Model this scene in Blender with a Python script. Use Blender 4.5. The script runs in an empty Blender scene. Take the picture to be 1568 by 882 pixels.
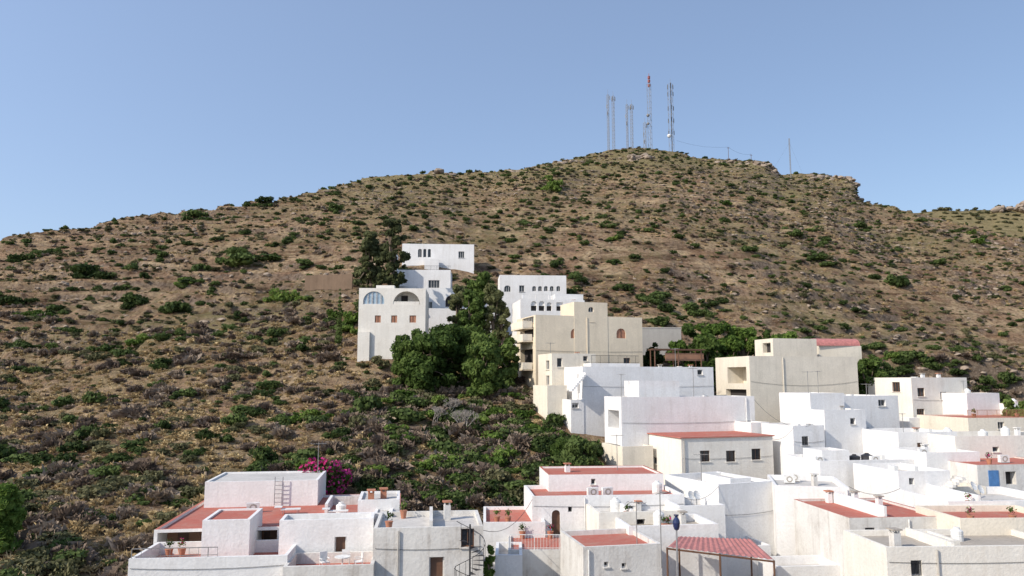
import bpy, math, random
import numpy as np
from mathutils import Vector
random.seed(7); RNG=np.random.default_rng(7)
scene=bpy.context.scene
# ---------------------------------------------------------------- survey frame
CZ=17.0; PITCH=math.radians(7.0); F=1160.0
sp,cp=math.sin(PITCH),math.cos(PITCH)
def S(v):
    yv=(441-v)/F; return (sp+yv*cp)/(cp-yv*sp)
def T(u,v=583):
    yv=(441-v)/F; return ((u-784)/F)/(cp-yv*sp)
def at(u,v,D): return Vector((T(u,v)*D,D,CZ+S(v)*D))
def onz(u,v,z):
    D=(z-CZ)/S(v); return Vector((T(u,v)*D,D,z))
# ---------------------------------------------------------------- noise
RT=RNG.random((256,256))
def vn(x,y):
    xi=np.floor(x).astype(int); yi=np.floor(y).astype(int)
    fx=x-xi; fy=y-yi; fx=fx*fx*(3-2*fx); fy=fy*fy*(3-2*fy)
    a=RT[xi%256,yi%256]; b=RT[(xi+1)%256,yi%256]; c=RT[xi%256,(yi+1)%256]; d=RT[(xi+1)%256,(yi+1)%256]
    return (a*(1-fx)+b*fx)*(1-fy)+(c*(1-fx)+d*fx)*fy
def fbm(x,y,o=4):
    r=0;a=.5;s=0
    for i in range(o):
        r=r+a*vn(x*2**i+17.3*i,y*2**i+9.1*i); s+=a; a*=.5
    return r/s-.5
# ---------------------------------------------------------------- terrain
cols={
-700:[(4,-17),(30,-14),(45,-12),(60,-10),(85,-5),(115,5),(155,20),(200,0)],
0:[(4,-17),(32,-12),(45,-10),(60,-8.8),(85,-4.8),(120,4.4),(160,18.4),(210,0)],
200:[(4,-17),(38,-13.5),(50,-10.2),(64,-7.6),(88,-3.5),(122,5.5),(163,20),(225,0)],
400:[(4,-17),(42,-14),(60,-10.5),(74,-6.3),(98,-.5),(125,8),(168,23),(240,0)],
600:[(4,-17),(45,-15),(60,-12.5),(74,-7.5),(88,-3.5),(106,3.8),(135,13),(280,0)],
700:[(4,-17),(45,-15.5),(62,-13.5),(75,-9),(88,-4.5),(106,1.5),(138,13),(290,0)],
850:[(4,-17),(45,-16),(62,-14),(74,-9.5),(86,-4.5),(100,0),(140,13.5),(320,0)],
980:[(4,-17),(45,-16),(62,-14),(76,-11),(88,-6),(104,0),(135,11),(350,0)],
1180:[(4,-17),(45,-16),(62,-14),(78,-11.5),(92,-7),(112,-1),(140,9),(340,0)],
1300:[(4,-17),(45,-16),(62,-14),(78,-11.5),(92,-7),(112,-3),(140,6),(330,0)],
1420:[(4,-17),(45,-16),(62,-14.5),(78,-12),(95,-8),(115,-5),(145,4),(290,0)],
1568:[(4,-17),(45,-16),(62,-14.5),(78,-12),(95,-8),(118,-6),(148,2),(260,0)],
2400:[(4,-17),(45,-16),(62,-14.5),(78,-12),(95,-8),(118,-6),(148,2),(240,0)]}
sky=[(-900,400),(-300,380),(0,362),(60,352),(140,343),(200,331),(250,324),(300,320),(350,314),(400,308),(450,297),(500,286),(560,272),(600,268),(640,263),(690,262),(700,266),(740,262),(790,259),(840,248),(900,236),(940,227),(980,225),(1020,230),(1060,238),(1100,243),(1172,246),(1180,251),(1192,267),(1205,266),(1240,264),(1296,271),(1308,278),(1316,306),(1340,311),(1400,324),(1440,334),(1500,350),(1568,366),(1700,400),(2400,480)]
NT=900
TT=np.linspace(-1.2,1.2,NT)
Yl=[4.0]
while Yl[-1]<395: Yl.append(Yl[-1]+min(max(.012*Yl[-1],.45),1.05))
while Yl[-1]<6000: Yl.append(Yl[-1]*1.07)
YY=np.array(Yl); NY=len(YY)
cu=np.array([T(u) for u in sorted(cols)])
def sm(a,w):
    k=np.hanning(w*2+1); k/=k.sum()
    return np.convolve(np.pad(a,w,mode='edge'),k,mode='valid')
KY=[];KZ=[]
for k in range(8):
    KY.append(sm(np.interp(TT,cu,[cols[u][k][0] for u in sorted(cols)]),22))
    KZ.append(sm(np.interp(TT,cu,[cols[u][k][1] for u in sorted(cols)]),22))
st=np.array([T(u,v) for u,v in sky]); ss=np.array([S(v) for u,v in sky])
exact=np.interp(TT,st,ss); smooth=sm(exact,26)
KZ[7]=KY[7]*smooth
Z=np.zeros((NT,NY))
hk=np.hanning(21)[1:-1]/np.hanning(21)[1:-1].sum()
for i in range(NT):
    ky=[KY[k][i] for k in range(8)]; kz=[KZ[k][i] for k in range(8)]
    yr,zr=ky[7],kz[7]
    ky+= [yr+25,yr+150,yr+450,7000]; kz+=[zr-3,zr-45,-20,-30]
    z=np.interp(YY,ky,kz); zs=np.convolve(np.pad(z,9,mode='edge'),hk,mode='valid')
    w=np.clip((yr-8-YY)/20,0,1)
    z=zs*w+z*(1-w)
    z+= (exact[i]-smooth[i])*yr*np.exp(-((YY-yr)/16)**2)
    Z[i]=z
X2=TT[:,None]*YY[None,:]; Y2=np.repeat(YY[None,:],NT,0)
hillm=np.clip((Z+14)/14,0,1)*np.clip((1200-Y2)/600,0,1)
Z+=fbm(X2/38,Y2/38,4)*8.5*hillm*np.clip((Y2-90)/60,.12,1)*np.clip(np.abs(Y2-KY[7][:,None])/45,.08,1)
Z+=fbm(X2/5,Y2/5,4)*1.6*np.clip(hillm,.1,1)*np.clip((Y2-55)/40,.35,1)
# ravine with a rock face on the right flank
cx_,cy_=T(1490)*140,140
rv=np.exp(-(((X2-cx_)/13)**2))*np.clip(1-np.abs(Y2-138)/26,0,1)
Z+=rv*np.clip((Y2-136)/3.0,-1,1)*5.0
hs=2.8
q=(Z+fbm(X2/30+5,Y2/30,3)*6+X2*.02)/hs
fr=q-np.floor(q); s1=np.clip((fr-.6)/.4,0,1); s1=s1*s1*(3-2*s1)
mask=np.clip(fbm(X2/16,Y2/16+40,3)*6+.65,0,1)*hillm*np.clip((Y2-60)/60,0.25,1)*np.clip((900-Y2)/300,0,1)
Z+=(s1-fr)*hs*.85*mask
Z+=CZ
def ground(x,y):
    x=np.asarray(x,float); y=np.asarray(y,float)
    t=np.clip((x/np.maximum(y,1)+1.2)/2.4*(NT-1),0,NT-1.001); i=t.astype(int); ft=t-i
    j=np.clip(np.searchsorted(YY,y)-1,0,NY-2); fy=np.clip((y-YY[j])/(YY[j+1]-YY[j]),0,1)
    return (Z[i,j]*(1-ft)+Z[i+1,j]*ft)*(1-fy)+(Z[i,j+1]*(1-ft)+Z[i+1,j+1]*ft)*fy
def onground(u,v):
    D=25.0
    while D<390:
        p=at(u,v,D)
        if ground(p.x,D)>=p.z: return p
        D+=.5
    return p
def fastmesh(name,V,Fc,mat,smooth=False):
    V=np.asarray(V,np.float32); Fc=np.asarray(Fc,np.int32); n,k=Fc.shape
    me=bpy.data.meshes.new(name); me.vertices.add(len(V)); me.vertices.foreach_set('co',V.ravel())
    me.loops.add(n*k); me.loops.foreach_set('vertex_index',Fc.ravel())
    me.polygons.add(n); me.polygons.foreach_set('loop_start',np.arange(0,n*k,k,dtype=np.int32))
    me.polygons.foreach_set('loop_total',np.full(n,k,np.int32))
    if smooth: me.polygons.foreach_set('use_smooth',np.ones(n,bool))
    me.update(); me.validate()
    if mat: me.materials.append(mat)
    return me
def obj(name,me,parent=None,link=True):
    o=bpy.data.objects.new(name,me)
    if link: scene.collection.objects.link(o)
    if parent: o.parent=parent
    return o
# ---------------------------------------------------------------- materials
def newmat(name):
    m=bpy.data.materials.new(name); m.use_nodes=True; nt=m.node_tree
    return m,nt,nt.nodes['Principled BSDF']
def nd(nt,t,**k):
    n=nt.nodes.new(t)
    for a,b in k.items(): setattr(n,a,b)
    return n
def noise(nt,vec,scale,detail=4,rough=.55):
    n=nd(nt,'ShaderNodeTexNoise'); n.inputs['Scale'].default_value=scale; n.inputs['Detail'].default_value=detail
    n.inputs['Roughness'].default_value=rough; nt.links.new(vec,n.inputs['Vector']); return n.outputs['Fac']
def ramp(nt,fac,stops):
    r=nd(nt,'ShaderNodeValToRGB'); e=r.color_ramp.elements
    while len(e)<len(stops): e.new(.5)
    for i,(p,c) in enumerate(stops):
        e[i].position=p; e[i].color=(*c,1) if len(c)==3 else c
    nt.links.new(fac,r.inputs[0]); return r.outputs[0]
def mix(nt,fac,a,b,mode='MIX'):
    m=nd(nt,'ShaderNodeMix',data_type='RGBA',blend_type=mode)
    for s,x in ((m.inputs[0],fac),(m.inputs[6],a),(m.inputs[7],b)):
        if hasattr(x,'is_linked'): nt.links.new(x,s)
        elif isinstance(x,(int,float)): s.default_value=x
        else: s.default_value=(*x,1)
    return m.outputs[2]
def bump(nt,p,h,st,dist):
    b=nd(nt,'ShaderNodeBump'); b.inputs['Strength'].default_value=st; b.inputs['Distance'].default_value=dist
    nt.links.new(h,b.inputs['Height']); nt.links.new(b.outputs[0],p.inputs['Normal'])
def pos(nt): return nd(nt,'ShaderNodeNewGeometry').outputs['Position']
def W(g): return (g,g,g)
def maprange(nt,src,a,b,c,d):
    m=nd(nt,'ShaderNodeMapRange'); nt.links.new(src,m.inputs[0])
    for i,x in enumerate((a,b,c,d)): m.inputs[i+1].default_value=x
    return m.outputs[0]
def math2(nt,op,a,b):
    m=nd(nt,'ShaderNodeMath',operation=op)
    for i,x in enumerate((a,b)):
        if isinstance(x,(int,float)): m.inputs[i].default_value=x
        else: nt.links.new(x,m.inputs[i])
    return m.outputs[0]
def m_ground():
    m,nt,p=newmat('hillside_soil'); P=pos(nt)
    n1=noise(nt,P,.02,3); n2=noise(nt,P,.13,5,.68); n3=noise(nt,P,1.1,6,.72); n4=noise(nt,P,5,3,.7)
    c=ramp(nt,n2,[(.3,(.20,.122,.078)),(.44,(.285,.19,.122)),(.55,(.37,.27,.172)),(.68,(.50,.385,.245))])
    # bedding planes crop out along the contours
    mp=nd(nt,'ShaderNodeMapping'); mp.inputs['Scale'].default_value=(.045,.045,.62); nt.links.new(P,mp.inputs[0])
    sb=noise(nt,mp.outputs[0],1.0,5,.65)
    c=mix(nt,1.0,c,ramp(nt,sb,[(.38,(.55,.5,.47)),(.47,(1,1,1)),(.53,(1,1,1)),(.6,(1.28,1.25,1.2)),(.66,(.85,.83,.8))]),'MULTIPLY')
    g=ramp(nt,n3,[(.38,(.45,.42,.39)),(.5,(.92,.91,.9)),(.66,(1.3,1.28,1.22))])
    c=mix(nt,1.0,c,g,'MULTIPLY')
    sep=nd(nt,'ShaderNodeSeparateXYZ'); nt.links.new(P,sep.inputs[0])
    hz=maprange(nt,sep.outputs[2],45,115,0.0,.34); n5=noise(nt,P,.4,5,.7)
    gm=maprange(nt,math2(nt,'ADD',math2(nt,'ADD',hz,n1),n5),1.0,1.32,0,.75)
    c=mix(nt,gm,c,(.22,.195,.09))
    ge=nd(nt,'ShaderNodeNewGeometry'); s2=nd(nt,'ShaderNodeSeparateXYZ'); nt.links.new(ge.outputs['Normal'],s2.inputs[0])
    rk=maprange(nt,s2.outputs[2],.82,.64,0,.85)
    rock=ramp(nt,n3,[(.35,(.085,.062,.05)),(.6,(.25,.195,.15))])
    c=mix(nt,rk,c,rock)
    v=nd(nt,'ShaderNodeTexVoronoi'); v.inputs['Scale'].default_value=1.1; nt.links.new(P,v.inputs['Vector'])
    vs=ramp(nt,v.outputs['Distance'],[(.12,W(.8)),(.22,W(0))])
    c=mix(nt,math2(nt,'MULTIPLY',vs,n2),c,(.42,.37,.31))
    nt.links.new(c,p.inputs['Base Color']); p.inputs['Roughness'].default_value=.95; p.inputs['Specular IOR Level'].default_value=.1
    bump(nt,p,math2(nt,'ADD',n3,math2(nt,'ADD',n4,sb)),1.0,.6)
    return m
def m_wall(name,col,dirt=.35,dcol=None):
    m,nt,p=newmat(name); P=pos(nt)
    mp=nd(nt,'ShaderNodeMapping'); mp.inputs['Scale'].default_value=(1.8,1.8,.14); nt.links.new(P,mp.inputs[0])
    st=noise(nt,mp.outputs[0],1.0,6,.7); n=noise(nt,P,.4,5,.65); f=noise(nt,P,6,4,.6); pt_=noise(nt,P,.9,2,.4)
    dcol=dcol or tuple(c*.55 for c in col)
    s=ramp(nt,st,[(.47,W(0)),(.72,W(dirt))]); s2=ramp(nt,n,[(.46,W(0)),(.7,W(dirt*.8))])
    c=mix(nt,math2(nt,'ADD',s,s2),col,dcol); c=mix(nt,.35,c,ramp(nt,f,[(.3,tuple(x*.74 for x in col)),(.7,tuple(min(x*1.08,.86) for x in col))]))
    c=mix(nt,ramp(nt,pt_,[(.56,W(0)),(.57,W(.5))]),c,tuple(x*.9 for x in col))
    nt.links.new(c,p.inputs['Base Color']); p.inputs['Roughness'].default_value=.85; p.inputs['Specular IOR Level'].default_value=.2
    bump(nt,p,math2(nt,'ADD',f,n),.4,.06); return m
def m_leaf(name,a,b,c,trans=.25):
    m,nt,p=newmat(name); oi=nd(nt,'ShaderNodeObjectInfo'); tc=nd(nt,'ShaderNodeTexCoord')
    n=noise(nt,tc.outputs['Object'],2.2,3); n2=noise(nt,tc.outputs['Object'],11,2)
    x=math2(nt,'ADD',math2(nt,'ADD',math2(nt,'MULTIPLY',oi.outputs['Random'],.4),n),math2(nt,'MULTIPLY',n2,.4))
    cc=ramp(nt,x,[(.6,a),(.88,b),(1.1,c)])
    nt.links.new(cc,p.inputs['Base Color']); p.inputs['Roughness'].default_value=.75; p.inputs['Specular IOR Level'].default_value=.15
    tr=nd(nt,'ShaderNodeBsdfTranslucent'); nt.links.new(cc,tr.inputs[0]); mx=nd(nt,'ShaderNodeMixShader'); mx.inputs[0].default_value=trans
    nt.links.new(p.outputs[0],mx.inputs[1]); nt.links.new(tr.outputs[0],mx.inputs[2]); nt.links.new(mx.outputs[0],nt.nodes['Material Output'].inputs[0]); return m
def m_plain(name,col,rough=.6,metal=0,var=.2):
    m,nt,p=newmat(name); f=noise(nt,pos(nt),3,5,.65)
    nt.links.new(ramp(nt,f,[(.3,tuple(x*(1-var) for x in col)),(.7,tuple(min(1,x*(1+var)) for x in col))]),p.inputs['Base Color'])
    p.inputs['Roughness'].default_value=rough; p.inputs['Metallic'].default_value=metal; return m
MG=m_ground()
M=dict(
white=m_wall('whitewash',(.77,.765,.755),.38,(.47,.43,.38)), white2=m_wall('weathered_whitewash',(.68,.665,.63),.75,(.32,.28,.24)), ivory=m_wall('ivory_whitewash',(.76,.73,.665),.42,(.47,.41,.33)),
cream=m_wall('cream_render',(.75,.69,.58),.45), beige=m_wall('beige_render',(.72,.63,.485),.4), tan=m_wall('sand_render',(.70,.645,.54),.45),
grey=m_wall('grey_cement',(.42,.40,.37),.4), brown=m_wall('brown_render',(.36,.2,.13),.4), stone=m_wall('stone_masonry',(.25,.175,.12),.7),
red=m_wall('red_roof_paint',(.43,.135,.10),.8,(.40,.25,.2)), roofw=m_wall('pale_roof_coating',(.55,.53,.50),.7), roofg=m_wall('grey_roof_screed',(.40,.36,.31),.7),
glass=m_plain('window_glass',(.03,.035,.04),.12), frame=m_plain('white_window_frame',(.6,.58,.55),.5), bframe=m_plain('brown_window_frame',(.16,.075,.04),.5),
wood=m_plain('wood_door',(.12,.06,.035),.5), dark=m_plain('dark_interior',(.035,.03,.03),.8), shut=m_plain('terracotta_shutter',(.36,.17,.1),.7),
blueg=m_plain('pale_blue_glazing',(.3,.4,.48),.15), metal=m_plain('galvanised_steel',(.35,.35,.36),.45,.6), mast=m_plain('weathered_mast_steel',(.22,.215,.21),.7), black=m_plain('black_iron',(.025,.025,.028),.5),
terra=m_plain('terracotta',(.40,.17,.1),.8), plastic=m_plain('white_plastic',(.68,.68,.66),.5), blue=m_plain('cobalt_glaze',(.02,.03,.09),.2), redm=m_plain('faded_red_steel',(.3,.1,.09),.7),
awn=m_plain('red_sheet',(.44,.17,.15),.6,0,.3), green=m_plain('green_paint',(.06,.14,.07),.6), bluedoor=m_plain('blue_paint',(.08,.2,.42),.5), cloth=m_plain('yellow_green_cloth',(.45,.5,.08),.9))
LG=m_leaf('dark_green_leaves',(.02,.034,.010),(.055,.085,.023),(.10,.14,.042),.3)
LC=m_leaf('carob_leaves',(.03,.055,.012),(.075,.122,.028),(.14,.2,.052),.38)
LO=m_leaf('olive_leaves',(.05,.054,.023),(.105,.108,.05),(.175,.165,.085))
LB=m_leaf('bright_green_leaves',(.04,.075,.014),(.10,.165,.03),(.17,.24,.055),.35)
LD=m_leaf('dry_twigs',(.11,.08,.062),(.205,.155,.118),(.29,.23,.175),.1)
LT=m_leaf('dry_grass',(.24,.17,.08),(.41,.30,.155),(.54,.42,.23),.15)
LP=m_leaf('magenta_bracts',(.25,.01,.08),(.5,.025,.16),(.6,.06,.26))
BARK=m_plain('bark',(.15,.11,.08),.9)
V=np.stack([X2.ravel(),Y2.ravel(),Z.ravel()],1)
ii,jj=np.meshgrid(np.arange(NT-1),np.arange(NY-1),indexing='ij'); a=(ii*NY+jj).ravel()
Fc=np.stack([a,a+NY,a+NY+1,a+1],1)
obj('hillside_terrain',fastmesh('hillside_terrain',V,Fc,MG,True))
# ---------------------------------------------------------------- builder
FOOT=[]
class Bld:
    def __init__(s,name): s.name=name; s.p={}
    def poly(s,part,mat,pts):
        d=s.p.setdefault((part,mat),([],[])); n=len(d[0]); d[0].extend([tuple(q) for q in pts]); d[1].append(tuple(range(n,n+len(pts))))
    def box(s,part,mat,c,size,yaw=0):
        cx,cy,cz=c; a,b,h=[x/2 for x in size]; co,si=math.cos(yaw),math.sin(yaw)
        P=[(cx+x*co-y*si,cy+x*si+y*co,cz+z) for z in (-h,h) for x,y in ((-a,-b),(a,-b),(a,b),(-a,b))]
        for f in ((3,2,1,0),(4,5,6,7),(0,1,5,4),(1,2,6,5),(2,3,7,6),(3,0,4,7)): s.poly(part,mat,[P[i] for i in f])
    def tube(s,part,mat,p0,p1,r0,r1=None,n=6):
        r1=r0 if r1 is None else r1
        p0=Vector(p0);p1=Vector(p1); d=(p1-p0).normalized(); a=d.orthogonal().normalized(); b=d.cross(a)
        A=[p0+(a*math.cos(k*2*math.pi/n)+b*math.sin(k*2*math.pi/n))*r0 for k in range(n)]
        B=[p1+(a*math.cos(k*2*math.pi/n)+b*math.sin(k*2*math.pi/n))*r1 for k in range(n)]
        for k in range(n): s.poly(part,mat,[A[k],A[(k+1)%n],B[(k+1)%n],B[k]])
        s.poly(part,mat,A[::-1]); s.poly(part,mat,B)
    def lathe(s,part,mat,c,prof,n=14):
        for (r0,z0),(r1,z1) in zip(prof,prof[1:]):
            for k in range(n):
                a0=k*2*math.pi/n;a1=(k+1)*2*math.pi/n
                s.poly(part,mat,[(c[0]+r0*math.cos(a0),c[1]+r0*math.sin(a0),c[2]+z0),(c[0]+r0*math.cos(a1),c[1]+r0*math.sin(a1),c[2]+z0),(c[0]+r1*math.cos(a1),c[1]+r1*math.sin(a1),c[2]+z1),(c[0]+r1*math.cos(a0),c[1]+r1*math.sin(a0),c[2]+z1)])
    def wall(s,O,ux,n,Wd,z0,z1,ops,mat):
        def pt(x,z,d=0): return (O[0]+ux[0]*x-n[0]*d,O[1]+ux[1]*x-n[1]*d,z)
        xs=sorted({0,Wd,*[o[0] for o in ops],*[o[1] for o in ops]}); zs=sorted({z0,z1,*[o[2] for o in ops],*[o[3] for o in ops]})
        for i in range(len(xs)-1):
            for j in range(len(zs)-1):
                cx=(xs[i]+xs[i+1])/2; cz=(zs[j]+zs[j+1])/2
                if any(o[0]<cx<o[1] and o[2]<cz<o[3] for o in ops): continue
                s.poly('walls',mat,[pt(xs[i],zs[j]),pt(xs[i+1],zs[j]),pt(xs[i+1],zs[j+1]),pt(xs[i],zs[j+1])])
        for (x0,x1,za,zb,k) in ops:
            base=k[0]; arch='a' in k[1:]
            d={'w':.2,'d':.22,'s':.1,'v':2.2,'n':.6,'b':.16,'r':2.0}[base]
            zsn=max(zb-(x1-x0)/2,za+.02) if arch else zb
            s.poly('walls',mat,[pt(x0,za),pt(x0,zsn),pt(x0,zsn,d),pt(x0,za,d)]); s.poly('walls',mat,[pt(x1,za),pt(x1,zsn),pt(x1,zsn,d),pt(x1,za,d)])
            s.poly('walls',mat,[pt(x0,za),pt(x1,za),pt(x1,za,d),pt(x0,za,d)])
            if arch:
                N=12; xc=(x0+x1)/2; r=(x1-x0)/2; A=[(xc-r*math.cos(math.pi*q/N),zsn+(zb-zsn)*math.sin(math.pi*q/N)) for q in range(N+1)]
                for q in range(N):
                    cr=(x0,zb) if q<N/2 else (x1,zb)
                    s.poly('walls',mat,[pt(*cr),pt(*A[q]),pt(*A[q+1])]); s.poly('walls',mat,[pt(*A[q]),pt(*A[q+1]),pt(*A[q+1],d),pt(*A[q],d)])
            else: s.poly('walls',mat,[pt(x0,zb),pt(x1,zb),pt(x1,zb,d),pt(x0,zb,d)])
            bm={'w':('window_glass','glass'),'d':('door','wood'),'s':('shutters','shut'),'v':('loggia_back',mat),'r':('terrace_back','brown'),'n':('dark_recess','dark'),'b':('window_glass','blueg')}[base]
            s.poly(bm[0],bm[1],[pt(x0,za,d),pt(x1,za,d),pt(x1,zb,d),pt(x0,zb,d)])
            yaw=math.atan2(ux[1],ux[0])
            def bar(xa,xb,zc,zd,dep,t,part,mm):
                c=pt((xa+xb)/2,(zc+zd)/2,dep); s.box(part,mm,c,(xb-xa,t,zd-zc),yaw)
            if base in 'wb':
                fm='bframe' if 'B' in k else 'frame'; w=.06
                bar(x0,x0+w,za,zb,d-.03,.05,'window_frames',fm); bar(x1-w,x1,za,zb,d-.03,.05,'window_frames',fm)
                bar(x0+w,x1-w,za,za+w,d-.03,.045,'window_frames',fm); bar(x0+w,x1-w,zb-w,zb,d-.03,.045,'window_frames',fm)
                nm=max(1,int(round((x1-x0)/.75)))
                for q in range(1,nm+1):
                    if nm==1 and x1-x0<.7: break
                    xc=x0+(x1-x0)*q/(nm+1) if nm>1 else (x0+x1)/2
                    bar(xc-.03,xc+.03,za+w,zb-w,d-.03,.04,'window_frames',fm)
                if not arch: bar(x0-.08,x1+.08,za-.07,za-.003,-.02,.14,'window_sills',mat if mat!='white' else 'roofw')
                if 'G' in k:
                    for q in range(1,8): xc=x0+(x1-x0)*q/8; bar(xc-.012,xc+.012,za,zb,.03,.02,'window_grille','black')
            if base in 'vr':
                bar(x0+(x1-x0)*.25,x0+(x1-x0)*.5,za+.02,zb-.4 if zb-za>1.5 else za+(zb-za)*.7,d-.04,.05,'loggia_door','dark' if base=='v' else 'wood')
            if base=='s':
                xc=(x0+x1)/2; bar(xc-.02,xc+.02,za,zb,d-.03,.03,'shutter_gap','dark')
            if base=='d' and not arch:
                bar(x0,x0+.07,za,zb,d-.04,.06,'door_frame','frame'); bar(x1-.07,x1,za,zb,d-.04,.06,'door_frame','frame')
    def block(s,uL,uR,D,vt,L,yaw=17,zb=None,mat='white',roof='roofw',par=.55,ops=(),lops=(),rops=(),cop=None,dz=0):
        y=math.radians(yaw); ux=Vector((math.cos(y),math.sin(y))); n=Vector((math.sin(y),-math.cos(y)))
        v0=vt; FL=Vector((T(uL,v0)*D,D)); tR=T(uR,v0); Wd=(tR*FL.y-FL.x)/(ux.x-tR*ux.y)
        zt=CZ+S(vt)*D+dz; FR=FL+ux*Wd; BL=FL-n*L; BR=FR-n*L
        if zb is None: zb=float(min(ground([c.x for c in (FL,FR,BL,BR)],[c.y for c in (FL,FR,BL,BR)])))-1.2
        FOOT.append((FL,ux,-n,Wd,L))
        def plane(O,ax,nn,u,v):
            d=Vector((T(u,v),1,S(v))); k=(O.x*nn.x+O.y*nn.y)/(d.x*nn.x+d.y*nn.y); q=d*k
            return (Vector((q.x,q.y))-O).dot(ax),CZ+q.z
        def conv(lst,O,ax,nn,lim):
            out=[]
            for (u0,w0,u1,w1,k) in lst:
                uc,vc=(u0+u1)/2,(w0+w1)/2
                xa,_=plane(O,ax,nn,u0,vc); xb,_=plane(O,ax,nn,u1,vc); _,za=plane(O,ax,nn,uc,w1); _,zc=plane(O,ax,nn,uc,w0)
                xa,xb=sorted((xa,xb)); xa=max(xa,.12); xb=min(xb,lim-.12); za=max(za,zb+.05); zc=min(zc,zt-.12)
                if xb-xa>.15 and zc-za>.15: out.append((xa,xb,za,zc,k))
            return out
        s.wall(FL,ux,n,Wd,zb,zt,conv(ops,FL,ux,n,Wd),mat)
        s.wall(BL,n,-ux,L,zb,zt,conv(lops,BL,n,-ux,L),mat)
        s.wall(FR,-n,ux,L,zb,zt,conv(rops,FR,-n,ux,L),mat)
        s.wall(BR,-ux,-n,Wd,zb,zt,[],mat)
        t=.2; a=[FL,FR,BR,BL]; b=[FL+ux*t-n*t,FR-ux*t-n*t,BR-ux*t+n*t,BL+ux*t+n*t]; zr=zt-par
        for i in range(4):
            j=(i+1)%4
            s.poly('parapet',cop or mat,[(*a[i],zt),(*a[j],zt),(*b[j],zt),(*b[i],zt)])
            s.poly('parapet',mat,[(*b[i],zt),(*b[j],zt),(*b[j],zr),(*b[i],zr)])
        s.poly('flat_roof',roof,[(*q,zr) for q in b])
        return dict(FL=FL,ux=ux,n=n,W=Wd,L=L,zt=zt,zr=zr,zb=zb,yaw=y)
    def P(s,f,x,yb,z): return RP(f,x,yb,z)
    def pipe(s,f,x,z0=None,z1=None,mat='plastic',r=.05):
        s.tube('downpipe',mat,RP(f,x,-.09,z0 or f['zb']),RP(f,x,-.09,z1 or f['zt']-.15),r,n=6)
    def cable(s,f,z,x0=.1,x1=None,sag=.12):
        x1=x1 or f['W']-.1; N=8
        for k in range(N):
            a0,a1=k/N,(k+1)/N; g=lambda t:z-sag*4*t*(1-t)
            s.tube('facade_cable','black',RP(f,x0+(x1-x0)*a0,-.04,g(a0)),RP(f,x0+(x1-x0)*a1,-.04,g(a1)),.014,n=3)
    def rail(s,f,x0,y0,x1,y1,z,h=.95,mat='black',part='railing',step=.14):
        a=Vector(s.P(f,x0,y0,z)); b=Vector(s.P(f,x1,y1,z)); d=b-a; N=max(2,int(d.length/step))
        s.tube(part,mat,a+Vector((0,0,h)),b+Vector((0,0,h)),.03,n=4); s.tube(part,mat,a+Vector((0,0,.1)),b+Vector((0,0,.1)),.02,n=4)
        for i in range(N+1):
            q=a+d*i/N; s.tube(part,mat,q,q+Vector((0,0,h)),.012 if i%8 else .028,n=4)
    def done(s):
        e=bpy.data.objects.new(s.name,None); scene.collection.objects.link(e)
        xs=[v for d in s.p.values() for v in d[0]]; c=Vector((sum(v[0] for v in xs)/len(xs),sum(v[1] for v in xs)/len(xs),min(v[2] for v in xs)))
        e.location=c
        for (part,mat),(vv,ff) in s.p.items():
            me=bpy.data.meshes.new(part); me.from_pydata([(v[0]-c.x,v[1]-c.y,v[2]-c.z) for v in vv],[],ff); me.materials.append(M[mat] if isinstance(mat,str) else mat); me.update()
            obj(part,me,e)
        return e
def RP(f,x,yb,z): q=f['FL']+f['ux']*x-f['n']*yb; return (q.x,q.y,z)
def thing(name,fn):
    b=Bld(name); fn(b); b.done()
def tv_aerial(p,h=3,yaw=.5):
    def f(b):
        x,y,z=p; b.tube('mast','mast',p,(x,y,z+h),.03,n=5); c,s=math.cos(yaw),math.sin(yaw)
        b.tube('boom','mast',(x-.6*c,y-.6*s,z+h-.1),(x+.6*c,y+.6*s,z+h-.1),.018,n=4)
        for k in range(6):
            q=-.55+k*.22; b.tube('element_%d'%k,'mast',(x+q*c+.3*s,y+q*s-.3*c,z+h-.08),(x+q*c-.3*s,y+q*s+.3*c,z+h-.08),.012,n=4)
    thing('television_aerial',f)
def dish(p,r=.4):
    def f(b):
        x,y,z=p; b.tube('post','metal',p,(x,y,z+.8),.03)
        d=Vector((.5,-.75,.45)).normalized(); a=d.orthogonal().normalized(); e=d.cross(a); o=Vector((x,y,z+.9)); N=16
        for i in range(3):
            r0,r1=r*i/3,r*(i+1)/3
            for k in range(N):
                def q(rr,kk): t=kk*2*math.pi/N; return o+(a*math.cos(t)+e*math.sin(t))*rr+d*(rr*rr*.6)
                b.poly('reflector','plastic',[q(r0,k),q(r0,k+1),q(r1,k+1),q(r1,k)])
        b.tube('feed_arm','metal',o-e*r*.9,o+d*r*1.1,.015,n=4)
    thing('satellite_dish',f)
def tank(p,r=.5,h=1.2,mat='plastic'):
    thing('water_tank',lambda b:(b.lathe('body',mat,p,[(0,.0),(r,.0),(r,.12),(r*.97,.3),(r,.32),(r*.97,h*.6),(r,h*.62),(r,h*.85),(r*.5,h),(.18,h+.02),(.18,h+.1),(0,h+.1)])))
def chimney(p,h=1.0,w=.4,mat='white',cap='terra'):
    def f(b):
        x,y,z=p; b.box('stack',mat,(x,y,z+h/2),(w,w,h),.2)
        for dx,dy in ((-1,-1),(1,-1),(1,1),(-1,1)): b.box('cap_leg',mat,(x+dx*w*.36,y+dy*w*.36,z+h+.08),(.08,.08,.16),0)
        b.box('cap',cap,(x,y,z+h+.2),(w+.16,w+.16,.08),.2)
    thing('chimney',f)
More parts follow.
